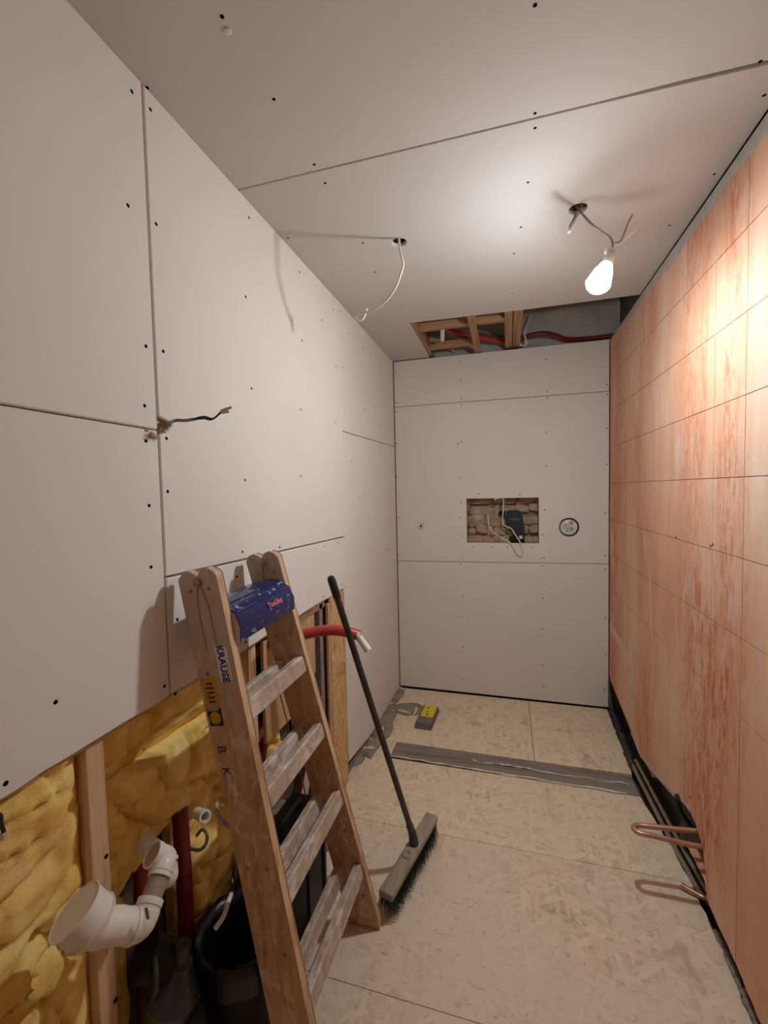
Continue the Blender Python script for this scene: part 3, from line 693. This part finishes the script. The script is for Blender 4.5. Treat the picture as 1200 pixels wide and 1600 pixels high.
# white drain: cup, reducer, lower elbow, grey pipe, upper elbow
dr = thing('drain_pipe', (.08, .62, .62), 'white plastic drain pipe with wide open cup in front of stud', 'pipe')
c0 = deep(117.2, 1423.2, .78); no = V((-.409, -.387, .826)).normalized(); R0 = .047
obj('cup', lathe([(0, R0), (.001, R0 - .0015), (0, R0 - .003), (-.038, R0 - .003), (-.050, .026), (-.050, 0), (-.055, 0), (-.055, .030), (-.046, R0 - .003), (-.038, R0)], c0, no, 44), 'pvc', dr, smooth=True)
k0 = c0 - no * .052
r1 = deep(206, 1446, .835); ring_dir = (r1 - k0).normalized()
e_mid = deep(224, 1436, .85); e_out = deep(235, 1408, .87); p_end = deep(250, 1367, .905)
obj('reducer', tube([k0 + no * .008, k0 - no * .004, k0.lerp(r1, .55), r1], .030, 24, 6, radii=[.033, .032, .030, .0285, .028]), 'pvc', dr, smooth=True)
obj('collar', lathe([(-.003, .026), (-.003, .0305), (.004, .0305), (.004, .026)], r1, ring_dir, 28, close=True), 'pvc', dr, smooth=True)
obj('elbow', tube([r1 - ring_dir * .003, r1 + ring_dir * .012, e_mid, e_mid.lerp(e_out, .55), e_out], .025, 24, 8, radii=[.0272, .0268, .0258, .0245, .0235]), 'pvc', dr, smooth=True)
pd = (p_end - e_out).normalized()
obj('collar', lathe([(-.008, .021), (-.008, .0250), (.003, .0250), (.003, .021)], e_out, pd, 28, close=True), 'pvc', dr, smooth=True)
obj('pipe', tube([e_out - pd * .01, p_end + pd * .01], .0198, 24, 0), 'pvc_grey', dr, smooth=True)
for dd in (0, .009): obj('collar', lathe([(-.004, .020), (-.004, .0238), (.003, .0238), (.003, .020)], p_end + pd * dd, pd, 28, close=True), 'pvc', dr, smooth=True)
u2 = deep(258, 1342, .935)
ud = V((-.34, -.42, .52)).normalized(); u3 = u2 + ud * .026
obj('elbow', tube([p_end, p_end + pd * .016, u2, u3], .022, 24, 8, radii=[.0226, .0226, .0228, .0232]), 'pvc', dr, smooth=True)
obj('inlet', lathe([(-.006, .0225), (-.004, .0252), (.008, .0252), (.008, .0215), (.002, .0215), (.002, 0), (-.006, 0)], u3, ud, 24), 'pvc', dr, smooth=True)
obj('foam_plug', lathe([(0, 0), (0, .0212), (.004, .0212), (.006, .014), (.004, 0)], u3 + ud * .0015, ud, 24), 'torn_paper', dr, smooth=True)
b0 = deep(262, 1368, .94)
obj('branch', tube([p_end + pd * .004, b0, b0 + V((-.06, .045, -.006)), (-.10, b0.y + .085, b0.z - .01)], .021, 24, 6), 'pvc', dr, smooth=True)
obj('clip', lathe([(0, .004), (.018, .004), (.018, 0)], deep(264, 1345, .925), (.5, .5, .05), 8), 'white_plastic', dr)
pr_ = frame(deep(230, 1427, .822), deep(231, 1436, .822) - deep(227, 1414, .822), RT)
obj('print_mark', nbox((-.011, -.003, 0), (.011, .003, .0008), pr_), 'cable_grey', dr)
# short white stub and cable loops poking out of the wool
a = deep(307, 1270, 1.16); b = deep(321, 1276, 1.13)
obj('pipe_stub', lathe([(0, .013), ((b - a).length, .0165), ((b - a).length, .011), (.01, .011), (.01, 0)], a, b - a, 18), 'white_plastic', None, 'short white pipe stub poking out of the yellow wool', 'pipe', smooth=True)
obj('cable_loop', tube([deep(297, 1326, 1.17), deep(312, 1328, 1.13), deep(322, 1318, 1.12), deep(323, 1303, 1.13), deep(316, 1296, 1.16), deep(308, 1305, 1.19)], .0042, 8, 8), 'cable_grey', None, 'grey cable loop beside the dark red conduit in the wool', 'cable', smooth=True)
obj('cable_strip', tube([deep(338, 1255, 1.13), deep(339, 1268, 1.11), deep(346, 1282, 1.11), deep(357, 1290, 1.12), deep(366, 1292, 1.16)], .0055, 8, 8), 'torn_paper', None, 'pale flat strip curling from the wool behind the ladder', 'strip', smooth=True)
obj('plastic_strip', tube([deep(361, 1398, 1.18), deep(357, 1408, 1.12), deep(349, 1432, 1.08), deep(337, 1450, 1.05)], .006, 8, 8), 'cable', None, 'crumpled pale strip hanging above the black bin', 'strip', smooth=True)
# near left edge: dark wire with clear terminal
wt = thing('wall_wire', lw(0, 1290, -.01), 'dark wire with small clear terminal at the left edge before the wool', 'wire')
obj('wire', tube([(-.05, .478, .995), lw(-4, 1272, .0), lw(2, 1288, .012), lw(6, 1300, .014)], .0032, 8, 6), 'cable_black', wt, smooth=True)
obj('terminal', nbox((-.005, -.005, -.006), (.005, .005, .006), Matrix.Translation(lw(6, 1306, .014)), .002, 2), 'clear_terminal', wt)

# dark things on the floor behind the ladder
tc = thing('tool_case', (.03, 1.36, 0), 'black plastic tool case on the floor behind the ladder rungs', 'case')
obj('body', nbox((-.012, 1.16, .001), (.135, 1.50, .300), None, .018, 3), 'black_plastic', tc, smooth=True)
obj('lid', nbox((-.014, 1.155, .303), (.140, 1.505, .352), None, .014, 3), 'black_plastic', tc, smooth=True)
obj('handle', tube([(.06, 1.24, .352), (.06, 1.25, .385), (.06, 1.41, .385), (.06, 1.42, .352)], .011, 10, 4), 'black_plastic', tc, smooth=True)
for yy in (1.23, 1.43): obj('latch', nbox((.134, yy - .02, .27), (.146, yy + .02, .335), None, .004), 'black_plastic', tc)
for yy in (1.20, 1.33, 1.46): obj('rib', nbox((.132, yy - .008, .02), (.142, yy + .008, .27), None, .003), 'black_plastic', tc)
bk = thing('black_bin', (.13, .98, 0), 'black bin lined with a crumpled bag, between the ladder and drain pipe', 'bin')
obj('body', lathe([(0, .0), (0, .088), (.005, .094), (.30, .118), (.305, .124), (.315, .124), (.315, .112), (.30, .110), (.02, .085), (.02, 0)], (.094, 1.000, .001), (0, 0, 1), 36), 'black_plastic', bk, smooth=True)
bm = bmesh.new(); nn = 44; rings = []
for j, (hh, rr) in enumerate([(.255, .130), (.30, .131), (.322, .127), (.330, .115), (.300, .100), (.22, .095)]):
    rings.append([bm.verts.new(V((.094, 1.000, 0)) + V((math.cos(2 * math.pi * k / nn), math.sin(2 * math.pi * k / nn), 0)) * (rr + .010 * noise.noise(V((k * .9, j * .6, 2)))) + V((0, 0, hh + .02 * noise.noise(V((k * .5, j, 7)))))) for k in range(nn)])
for a, b in zip(rings, rings[1:]):
    for k in range(nn): bm.faces.new((a[k], a[(k + 1) % nn], b[(k + 1) % nn], b[k]))
obj('bag', bm, 'black_bag', bk, smooth='all')
dc = thing('dust_container', (.0, .80, 0), 'smoked grey dust container of a vacuum cleaner below the drain pipe', 'vacuum cleaner')
q = deep(270, 1545, 1.02); hd = deep(243, 1500, 1.02)
obj('container', lathe([(-.09, 0), (-.09, .036), (-.075, .046), (-.02, .060), (-.012, .063), (-.006, .060), (.05, .030), (.058, .030), (.062, .020), (.095, .019), (.095, 0)], q, (.15, .25, .95), 28), 'smoke_plastic', dc, smooth=True)
obj('motor_head', lathe([(-.045, 0), (-.045, .036), (-.036, .046), (.022, .046), (.024, .049), (.034, .049), (.040, .040), (.040, 0)], hd, (-.45, -.45, .6), 28), 'black_plastic', dc, smooth=True)
obj('handle', tube([hd + V((.03, -.03, .05)), hd + V((.05, -.05, .01)), hd + V((.03, -.045, -.04))], .006, 8, 6), 'smoke_plastic', dc, smooth=True)
obj('stand', nbox((q.x - .05, q.y - .05, .001), (q.x + .05, q.y + .05, q.z - .06), None, .015, 2), 'black_plastic', dc, smooth=True)
spk = thing('black_case', (-.01, .60, 0), 'black case corner at the bottom left edge under the wool', 'case')
cc = deep(133, 1600, .98)
obj('body', nbox((cc.x - .09, cc.y - .13, .001), (cc.x + .06, cc.y + .045, cc.z + .02), None, .025, 4), 'black_plastic', spk, smooth=True)
obj('rim', tube([(cc.x + .05, cc.y - .115, cc.z + .022), (cc.x + .05, cc.y + .03, cc.z + .022), (cc.x - .07, cc.y + .03, cc.z + .022)], .006, 8, 4), 'smoke_plastic', spk, smooth=True)
# red and white spirit level and crumpled scrap between rungs and wall
lv = thing('spirit_level', (.02, 1.63, 0), 'red and white spirit level leaning low behind the ladder', 'level')
la, lb_ = deep(468, 1285, 1.92), deep(487, 1185, 2.02)
fmv = frame(la, lb_ - la, RT)
LL = (lb_ - la).length + .05
obj('body', nbox((-.10, -.020, -.010), (LL, .020, .010), fmv, .003), 'level_white', lv)
for sy in (-1, 1): obj('edge_rail', nbox((-.10, sy * .022 - .007, -.0125), (LL, sy * .022 + .007, .0125), fmv, .002), 'dark_red', lv)
obj('paint_can', lathe([(0, .0), (0, .048), (.004, .050), (.11, .050), (.116, .052), (.12, .048), (.112, .046), (.112, 0)], deep(435, 1300, 1.86), (0, 0, 1), 28), 'mortar', None, 'small dusty round tin in the dark behind the ladder', 'tin', smooth=True)
sp = deep(503, 1262, 1.86); sp.z = .02; lump(sp, .03, .03, .05, 'torn_paper', 'paper_scrap', None, 4.4); tag(bpy.data.objects['paper_scrap'], 'crumpled pale paper scrap beside the spirit level', 'paper')
# dark red pipe curving in the cavity above the level
obj('cavity_pipe', tube([(-.11, 1.40, .40), (-.11, 1.50, .62), (-.11, 1.60, .68), (-.11, 1.70, .62), (-.11, 1.76, .40)], .020, 12, 8), 'dark_red', None, 'dark red pipe arching in the hollow behind the ladder rungs', 'pipe', smooth=True)

# wall cable by the left seam
wc = thing('wall_cable', (0, .90, 1.703), 'grey cable with bare brown ends sticking out of the left wall', 'cable')
obj('cable', tube([(-.03, .90, 1.708), (.004, .905, 1.709), deep(275, 657, 1.10), deep(290, 657, 1.098), deep(303, 655, 1.096)], .0042, 10, 8), 'cable_grey', wc, smooth=True)
obj('wire', tube([deep(300, 655.5, 1.096), deep(318, 651, 1.094), deep(333, 654, 1.092), deep(347, 642, 1.088)], .0024, 8, 8), 'cable_black', wc, smooth=True)
obj('wire', tube([deep(300, 656, 1.095), deep(318, 654, 1.092), deep(331, 655.5, 1.090), deep(345, 645, 1.088)], .0022, 8, 8), 'cable_black', wc, smooth=True)
for a, b in (((346, 643), (362, 636)), ((346, 645), (358, 643)), ((345, 642), (355, 638))): obj('wire_end', tube([deep(*a, 1.088), deep(*b, 1.085)], .0032, 8, 0), 'clear_terminal', wc, smooth=True)
for k, (y, z, sy, sz) in enumerate([(.862, 1.672, .012, .012), (.846, 1.684, .006, .004), (.899, 1.690, .008, .010), (.922, 1.708, .006, .008)]): lump((.001, y, z), .003, sy, sz, 'torn_paper', 'torn_edge', LB if y < .88 else LC, k * 2.2)

# ================================================================== CEILING CABLE AND BULB
cc_ = thing('ceiling_cable', (.42, 1.711, H), 'white cable with looped end hanging from the left ceiling hole', 'cable')
d0 = 1.62
obj('cable', tube([(.43, 1.72, H + .09), (.421, 1.700, H + .02), deep(626, 398, 1.565), deep(630, 412, 1.56), deep(626, 428, 1.56), deep(620, 445, 1.575), deep(609, 463, 1.60), deep(592, 479, 1.63), deep(574, 487, 1.65), deep(561, 492, 1.665), deep(556, 497, 1.67), deep(561, 501, 1.67), deep(568, 497, 1.665), deep(573, 482, 1.66)], .0044, 10, 8), 'cable', cc_, smooth=True)
pl = thing('pendant_bulb', tuple(BULB), 'glowing bare bulb hanging on loose wires from the right ceiling hole', 'lamp')
axb = V((.40, .05, .915)).normalized(); rb0 = .042
# globe
DOME = math.radians(107)      # glowing cap cut short, as an LED dome, to dim ceiling and right wall
prof = [(-rb0, 0)] + [(-rb0 * math.cos(a), rb0 * math.sin(a)) for a in [(math.pi - DOME) * k / 12 for k in range(1, 13)]] + [(rb0 * math.cos(DOME) - .001, 0)]
obj('globe', lathe(prof, BULB, axb, 24), 'bulb_glow', pl, smooth='all')
obj('housing', lathe([(rb0 * math.cos(DOME), rb0 * math.sin(DOME) + .0008), (rb0 * .75, rb0 * .72), (rb0 * 1.05, rb0 * .56), (rb0 * 1.36, rb0 * .44), (rb0 * 1.36, 0), (rb0 * .5, 0)], BULB, axb, 24), 'bulb_added_glow', pl, smooth=True)
sb = BULB + axb * (rb0 * 1.36)
obj('lamp_holder', lathe([(0, 0), (0, .0165), (.012, .0175), (.034, .0165), (.040, .010), (.048, .008), (.048, 0)], sb, axb, 20), 'bulb_base', pl, smooth=True)
st = sb + axb * .046
hole = V((1.064, 1.706, H))
kn = deep(957, 380, 1.475)
obj('flex', tube([hole + V((-.01, .02, .06)), hole + V((-.005, -.012, .004)), deep(922, 348, 1.47), deep(940, 362, 1.475), deep(952, 370, 1.478), kn, deep(956, 392, 1.474), st], .0036, 8, 8), 'cable_grey', pl, smooth=True)
obj('flex', tube([kn, deep(966, 382, 1.47), deep(970, 380, 1.47), deep(982, 368, 1.46), deep(993, 359, 1.45)], .0028, 8, 8), 'cable', pl, smooth=True)
obj('flex', tube([kn, deep(969, 377, 1.475), deep(977, 360, 1.48), deep(983, 345, 1.485), deep(988, 336, 1.49)], .0024, 8, 8), 'cable_grey', pl, smooth=True)
obj('connector', nbox((-.012, -.008, -.008), (.012, .008, .008), Matrix.Translation(st + V((-.012, 0, .002))), .003, 2), 'white_plastic', pl)
sc_ = thing('stub_cable', (1.06, 1.70, H), 'short white cable stub bent out of the right ceiling hole', 'cable')
obj('cable', tube([hole + V((.016, .02, .06)), hole + V((.010, 0, .0)), deep(902, 338, 1.50), deep(889, 363, 1.45)], .0052, 8, 8), 'cable', sc_, smooth=True)
obj('cable', tube([hole + V((-.02, .02, .06)), hole + V((-.018, 0, .0)), deep(899, 336, 1.50), deep(890, 355, 1.47)], .0042, 8, 8), 'cable_grey', sc_, smooth=True)

# in the hatch: everything hangs above the ceiling plane
def hz(px, py, z): return at(px, py, 2, H + z)
obj('hatch_pipe', tube([hz(646, 494, .14), hz(668, 502, .13), hz(690, 511, .115), hz(715, 521, .095), hz(752, 528, .075), hz(786, 534, .060), hz(800, 537, .055)], .018, 12, 8), 'red_pipe', None, 'red pipe crossing the open ceiling hatch behind the battens', 'pipe', smooth=True)
obj('hatch_pipe', tube([hz(812, 528, .055), hz(845, 521, .060), hz(868, 524, .05), hz(886, 530, .032), hz(920, 529, .03), hz(962, 524, .03)], .015, 12, 8), 'dark_red', None, 'darker red pipe running to the right end of the ceiling hatch', 'pipe', smooth=True)
obj('hatch_pipe', tube([hz(744, 516, .13), hz(762, 520, .12), hz(780, 525, .11), hz(790, 527, .11)], .009, 10, 8), 'cable_grey', None, 'thin grey pipe above the red one in the ceiling hatch', 'pipe', smooth=True)
a, b = hz(691, 531, .012), hz(691.5, 513, .030)
obj('hatch_stub', lathe([(0, .011), (.003, .0135), ((b - a).length, .0135), ((b - a).length, 0)], a, b - a, 16), 'white_plastic', None, 'short white pipe stub hanging in the left end of the ceiling hatch', 'pipe', smooth=True)
obj('hatch_cable', tube([hz(828, 492, .22), hz(825, 505, .14), hz(820, 522, .06), hz(823, 536, .016), hz(818, 540, .012), hz(812, 537, .02)], .0055, 8, 8), 'cable', None, 'white cable with hooked end hanging in the ceiling hatch', 'cable', smooth=True)
obj('hatch_duct', tube([hz(706, 549, .055), hz(709, 541, .09), hz(712, 530, .16)], .030, 16, 4), 'concrete', None, 'grey round duct deep in the left end of the ceiling hatch', 'duct', smooth=True)

# ================================================================== NICHE: drill and cable; round outlets
dy = D + .048; zb = NICHE[1] + .0012
def dpt(px, py): p = bw(px, py, dy); return (p.x, p.z)
def shape(pix, y0, y1, bev): return prism([dpt(*q) for q in pix][::-1], y1 - y0, Matrix(((1, 0, 0, 0), (0, 0, -1, y0), (0, 1, 0, 0), (0, 0, 0, 1))), bev)
dr_ = thing('power_drill', (bw(808, 846, dy).x, dy, zb), 'dark cordless drill standing upright in the wall niche', 'drill')
def rounded(bm, off): bmesh.ops.bevel(bm, geom=[e for e in bm.edges], offset=off, segments=2, affect='EDGES'); return bm
body = obj('body', rounded(shape([(791, 798), (800, 797), (814, 799), (816, 803), (816, 812), (819, 820), (820, 835), (819, 842), (808, 842), (807, 832), (801, 824), (792, 821), (790, 815)], dy - .030, dy + .030, 0), .006), 'drill_body', dr_, smooth=True)
cL, cR = bw(779.5, 801.5, dy), bw(791, 803.5, dy)
obj('chuck', lathe([(0, 0), (0, .012), (.02, .020), (.045, .022), ((cR - cL).length + .01, .023), ((cR - cL).length + .01, 0)], cL, cR - cL, 18), 'black_plastic', dr_, smooth=True)
p0 = bw(796, 848, dy); p1 = bw(819.5, 838, dy)
obj('battery', nbox((p0.x, dy - .038, zb), (p1.x, dy + .038, zb + .040), None, .008, 2), 'black_plastic', dr_, smooth=True)
obj('trigger', nbox((bw(798, 824, dy).x, dy - .012, bw(798, 829, dy).z), (bw(804, 824, dy).x, dy + .012, bw(798, 822, dy).z), None, .004), 'black_plastic', dr_)
obj('lettering', text('makita', .024, Matrix(((1, 0, 0, bw(804.5, 811.2, dy - .031).x), (0, 0, -1, dy - .0306), (0, 1, 0, bw(804.5, 811, dy - .031).z), (0, 0, 0, 1))) @ Matrix.Rotation(-.05, 4, 'Z')), 'cable_grey', body)
obj('chuck_ring', lathe([(0, .0235), (.006, .0235)], bw(789.5, 803.2, dy), cR - cL, 18), 'cable_grey', dr_)
obj('sticker', nbox((bw(811, 838, dy).x, dy - .0395, zb + .030), (bw(816, 838, dy).x, dy - .0385, zb + .052)), 'cable', dr_)
nc = thing('niche_cable', (.70, D + .03, 1.3), 'thin white cable looping through the wall niche and over its ledge', 'cable')
def np_(px, py, dyy): return bw(px, py, D + dyy)
obj('cable', tube([np_(772, 781, -.004), np_(780, 778, -.010), np_(786, 779, -.006), np_(786.5, 790, .006), np_(785.5, 808, .008), np_(786, 819, .008), np_(792, 823, .004), np_(799, 826, .002), np_(806, 837, -.004), np_(813, 848, -.010), np_(816.5, 860, -.012), np_(815, 868, -.012), np_(809, 867, -.012), np_(803, 856, -.012), np_(796, 847, -.010), np_(783, 840, .008), np_(771, 832, .03), np_(764.5, 824, .05), np_(763, 812, .07), np_(762, 801, .095)], .0042, 8, 6), 'cable', nc, smooth=True)
jb = thing('round_outlet', (1.2265, D + .02, 1.2525), 'round outlet with white perforated cover sunk in the back wall', 'outlet')
obj('sleeve', lathe([(0, .0635), (.0, .0600), (.05, .0600), (.05, .0635)], (1.2265, D - .001, 1.2525), (0, 1, 0), 36, close=True), 'black_plastic', jb, smooth=True)
cov = obj('cover', lathe([(0, 0), (0, .052), (.002, .055), (.006, .0585), (.008, .0585), (.008, 0)], (1.2265, D + .016, 1.2525), (0, 1, 0), 36), 'white_plastic', jb, smooth=True)
for x, z, rr in ((1.209, 1.257, .020), (1.242, 1.280, .014), (1.243, 1.238, .014)):
    obj('port', lathe([(-.004, rr), (-.004, rr - .004), (.001, rr - .004), (.001, rr)], (x, D + .016, z), (0, 1, 0), 20, close=True), 'cable_grey', cov, smooth=True)
    obj('pin', nbox((x - .004, D + .0125, z - .006), (x + .004, D + .017, z + .006), None, .001), 'cable_grey', cov)
obj('slot', nbox((1.210, D + .0145, 1.222), (1.226, D + .017, 1.228), None, .001), 'black_plastic', cov)
obj('pipe_stub', lathe([(-.014, .0180), (-.014, .0105), (.06, .0105), (.06, .0180)], (.192, D, 1.259), (0, 1, 0), 20, close=True), 'white_plastic', None, 'small white pipe end set in the back wall left of the niche', 'pipe', smooth=True)

# ================================================================== COPPER LOOP, FLOOR PIPES, SANDING BLOCK
za = .235
tip = at(990, 1296, 2, za); q1_, q2_ = rw(1088, 1303), rw(1096, 1325)
obj('copper_loop', tube([(W + .08, 1.812, .250), (W + .03, 1.808, .245), (W - .06, 1.803, .240), (1.330, 1.799, .237), (1.292, 1.797, za), (1.272, 1.786, za), (1.270, 1.768, za), (1.288, 1.755, za), (1.330, 1.755, .234), (W - .06, 1.755, .226), (W + .03, 1.757, .222), (W + .08, 1.757, .220)], .0098, 12, 8), 'copper', None, 'copper pipe bent into a loop jutting from the right wall', 'pipe', smooth=True)
obj('floor_pipe', tube([(1.463, 2.66, .004), (1.470, 2.4, .004), (1.482, 2.1, .002), (1.498, 1.86, 0), (1.510, 1.79, 0), (1.53, 1.76, .01)], .0105, 12, 8), 'steel', None, 'dull metal pipe in the floor gap, nearer the floorboards', 'pipe', 'pipes in the floor gap', smooth=True)
obj('floor_pipe', tube([(1.492, 2.62, .010), (1.500, 2.4, .008), (1.512, 2.1, .004), (1.527, 1.86, .0), (1.532, 1.79, 0)], .0105, 12, 8), 'steel', None, 'dull metal pipe in the floor gap, nearer the pink wall', 'pipe', 'pipes in the floor gap', smooth=True)
obj('copper_stub', tube([(1.44, 1.815, .016), (1.47, 1.80, .012), (1.50, 1.785, .010), (1.535, 1.77, .02)], .0098, 12, 6), 'copper', None, 'short shiny copper pipe end on the floor under the copper loop', 'pipe', smooth=True)
obj('bent_hose', tube([(W + .05, 1.93, .14), (W + .012, 1.965, .19), (W - .002, 1.985, .245), (W + .002, 1.955, .262), (W + .02, 1.93, .24)], .010, 10, 8), 'rubber', None, 'short black hose bent in the broken foot of the pink wall', 'hose', smooth=True)
bx0 = fl(653, 1141, .0); sbk = thing('sanding_block', (.30, 2.80, 0), 'grey sanding block with yellow label lying on the far floor', 'block')
mb = Matrix.Translation((.293, 2.80, 0)) @ Matrix.Rotation(math.radians(-3), 4, 'Z')
obj('body', nbox((-.052, -.125, .001), (.052, .125, .036), mb, .004, 2), 'grey_block', sbk)
obj('base_pad', nbox((-.056, -.130, .0005), (.056, .130, .012), mb, .003), 'grey_block', sbk)
obj('label_plate', nbox((-.040, -.035, .0362), (.044, .118, .0376), mb, .0005), 'yellow_label', sbk)
for (x0, x1, y0, y1) in ((-.004, .004, -.02, .012), (-.012, .010, .030, .036), (-.006, .006, .075, .088)): obj('print_line', nbox((x0, y0, .0376), (x1, y1, .0381), mb @ Matrix.Rotation(.15, 4, 'Z')), 'black_ink', sbk)
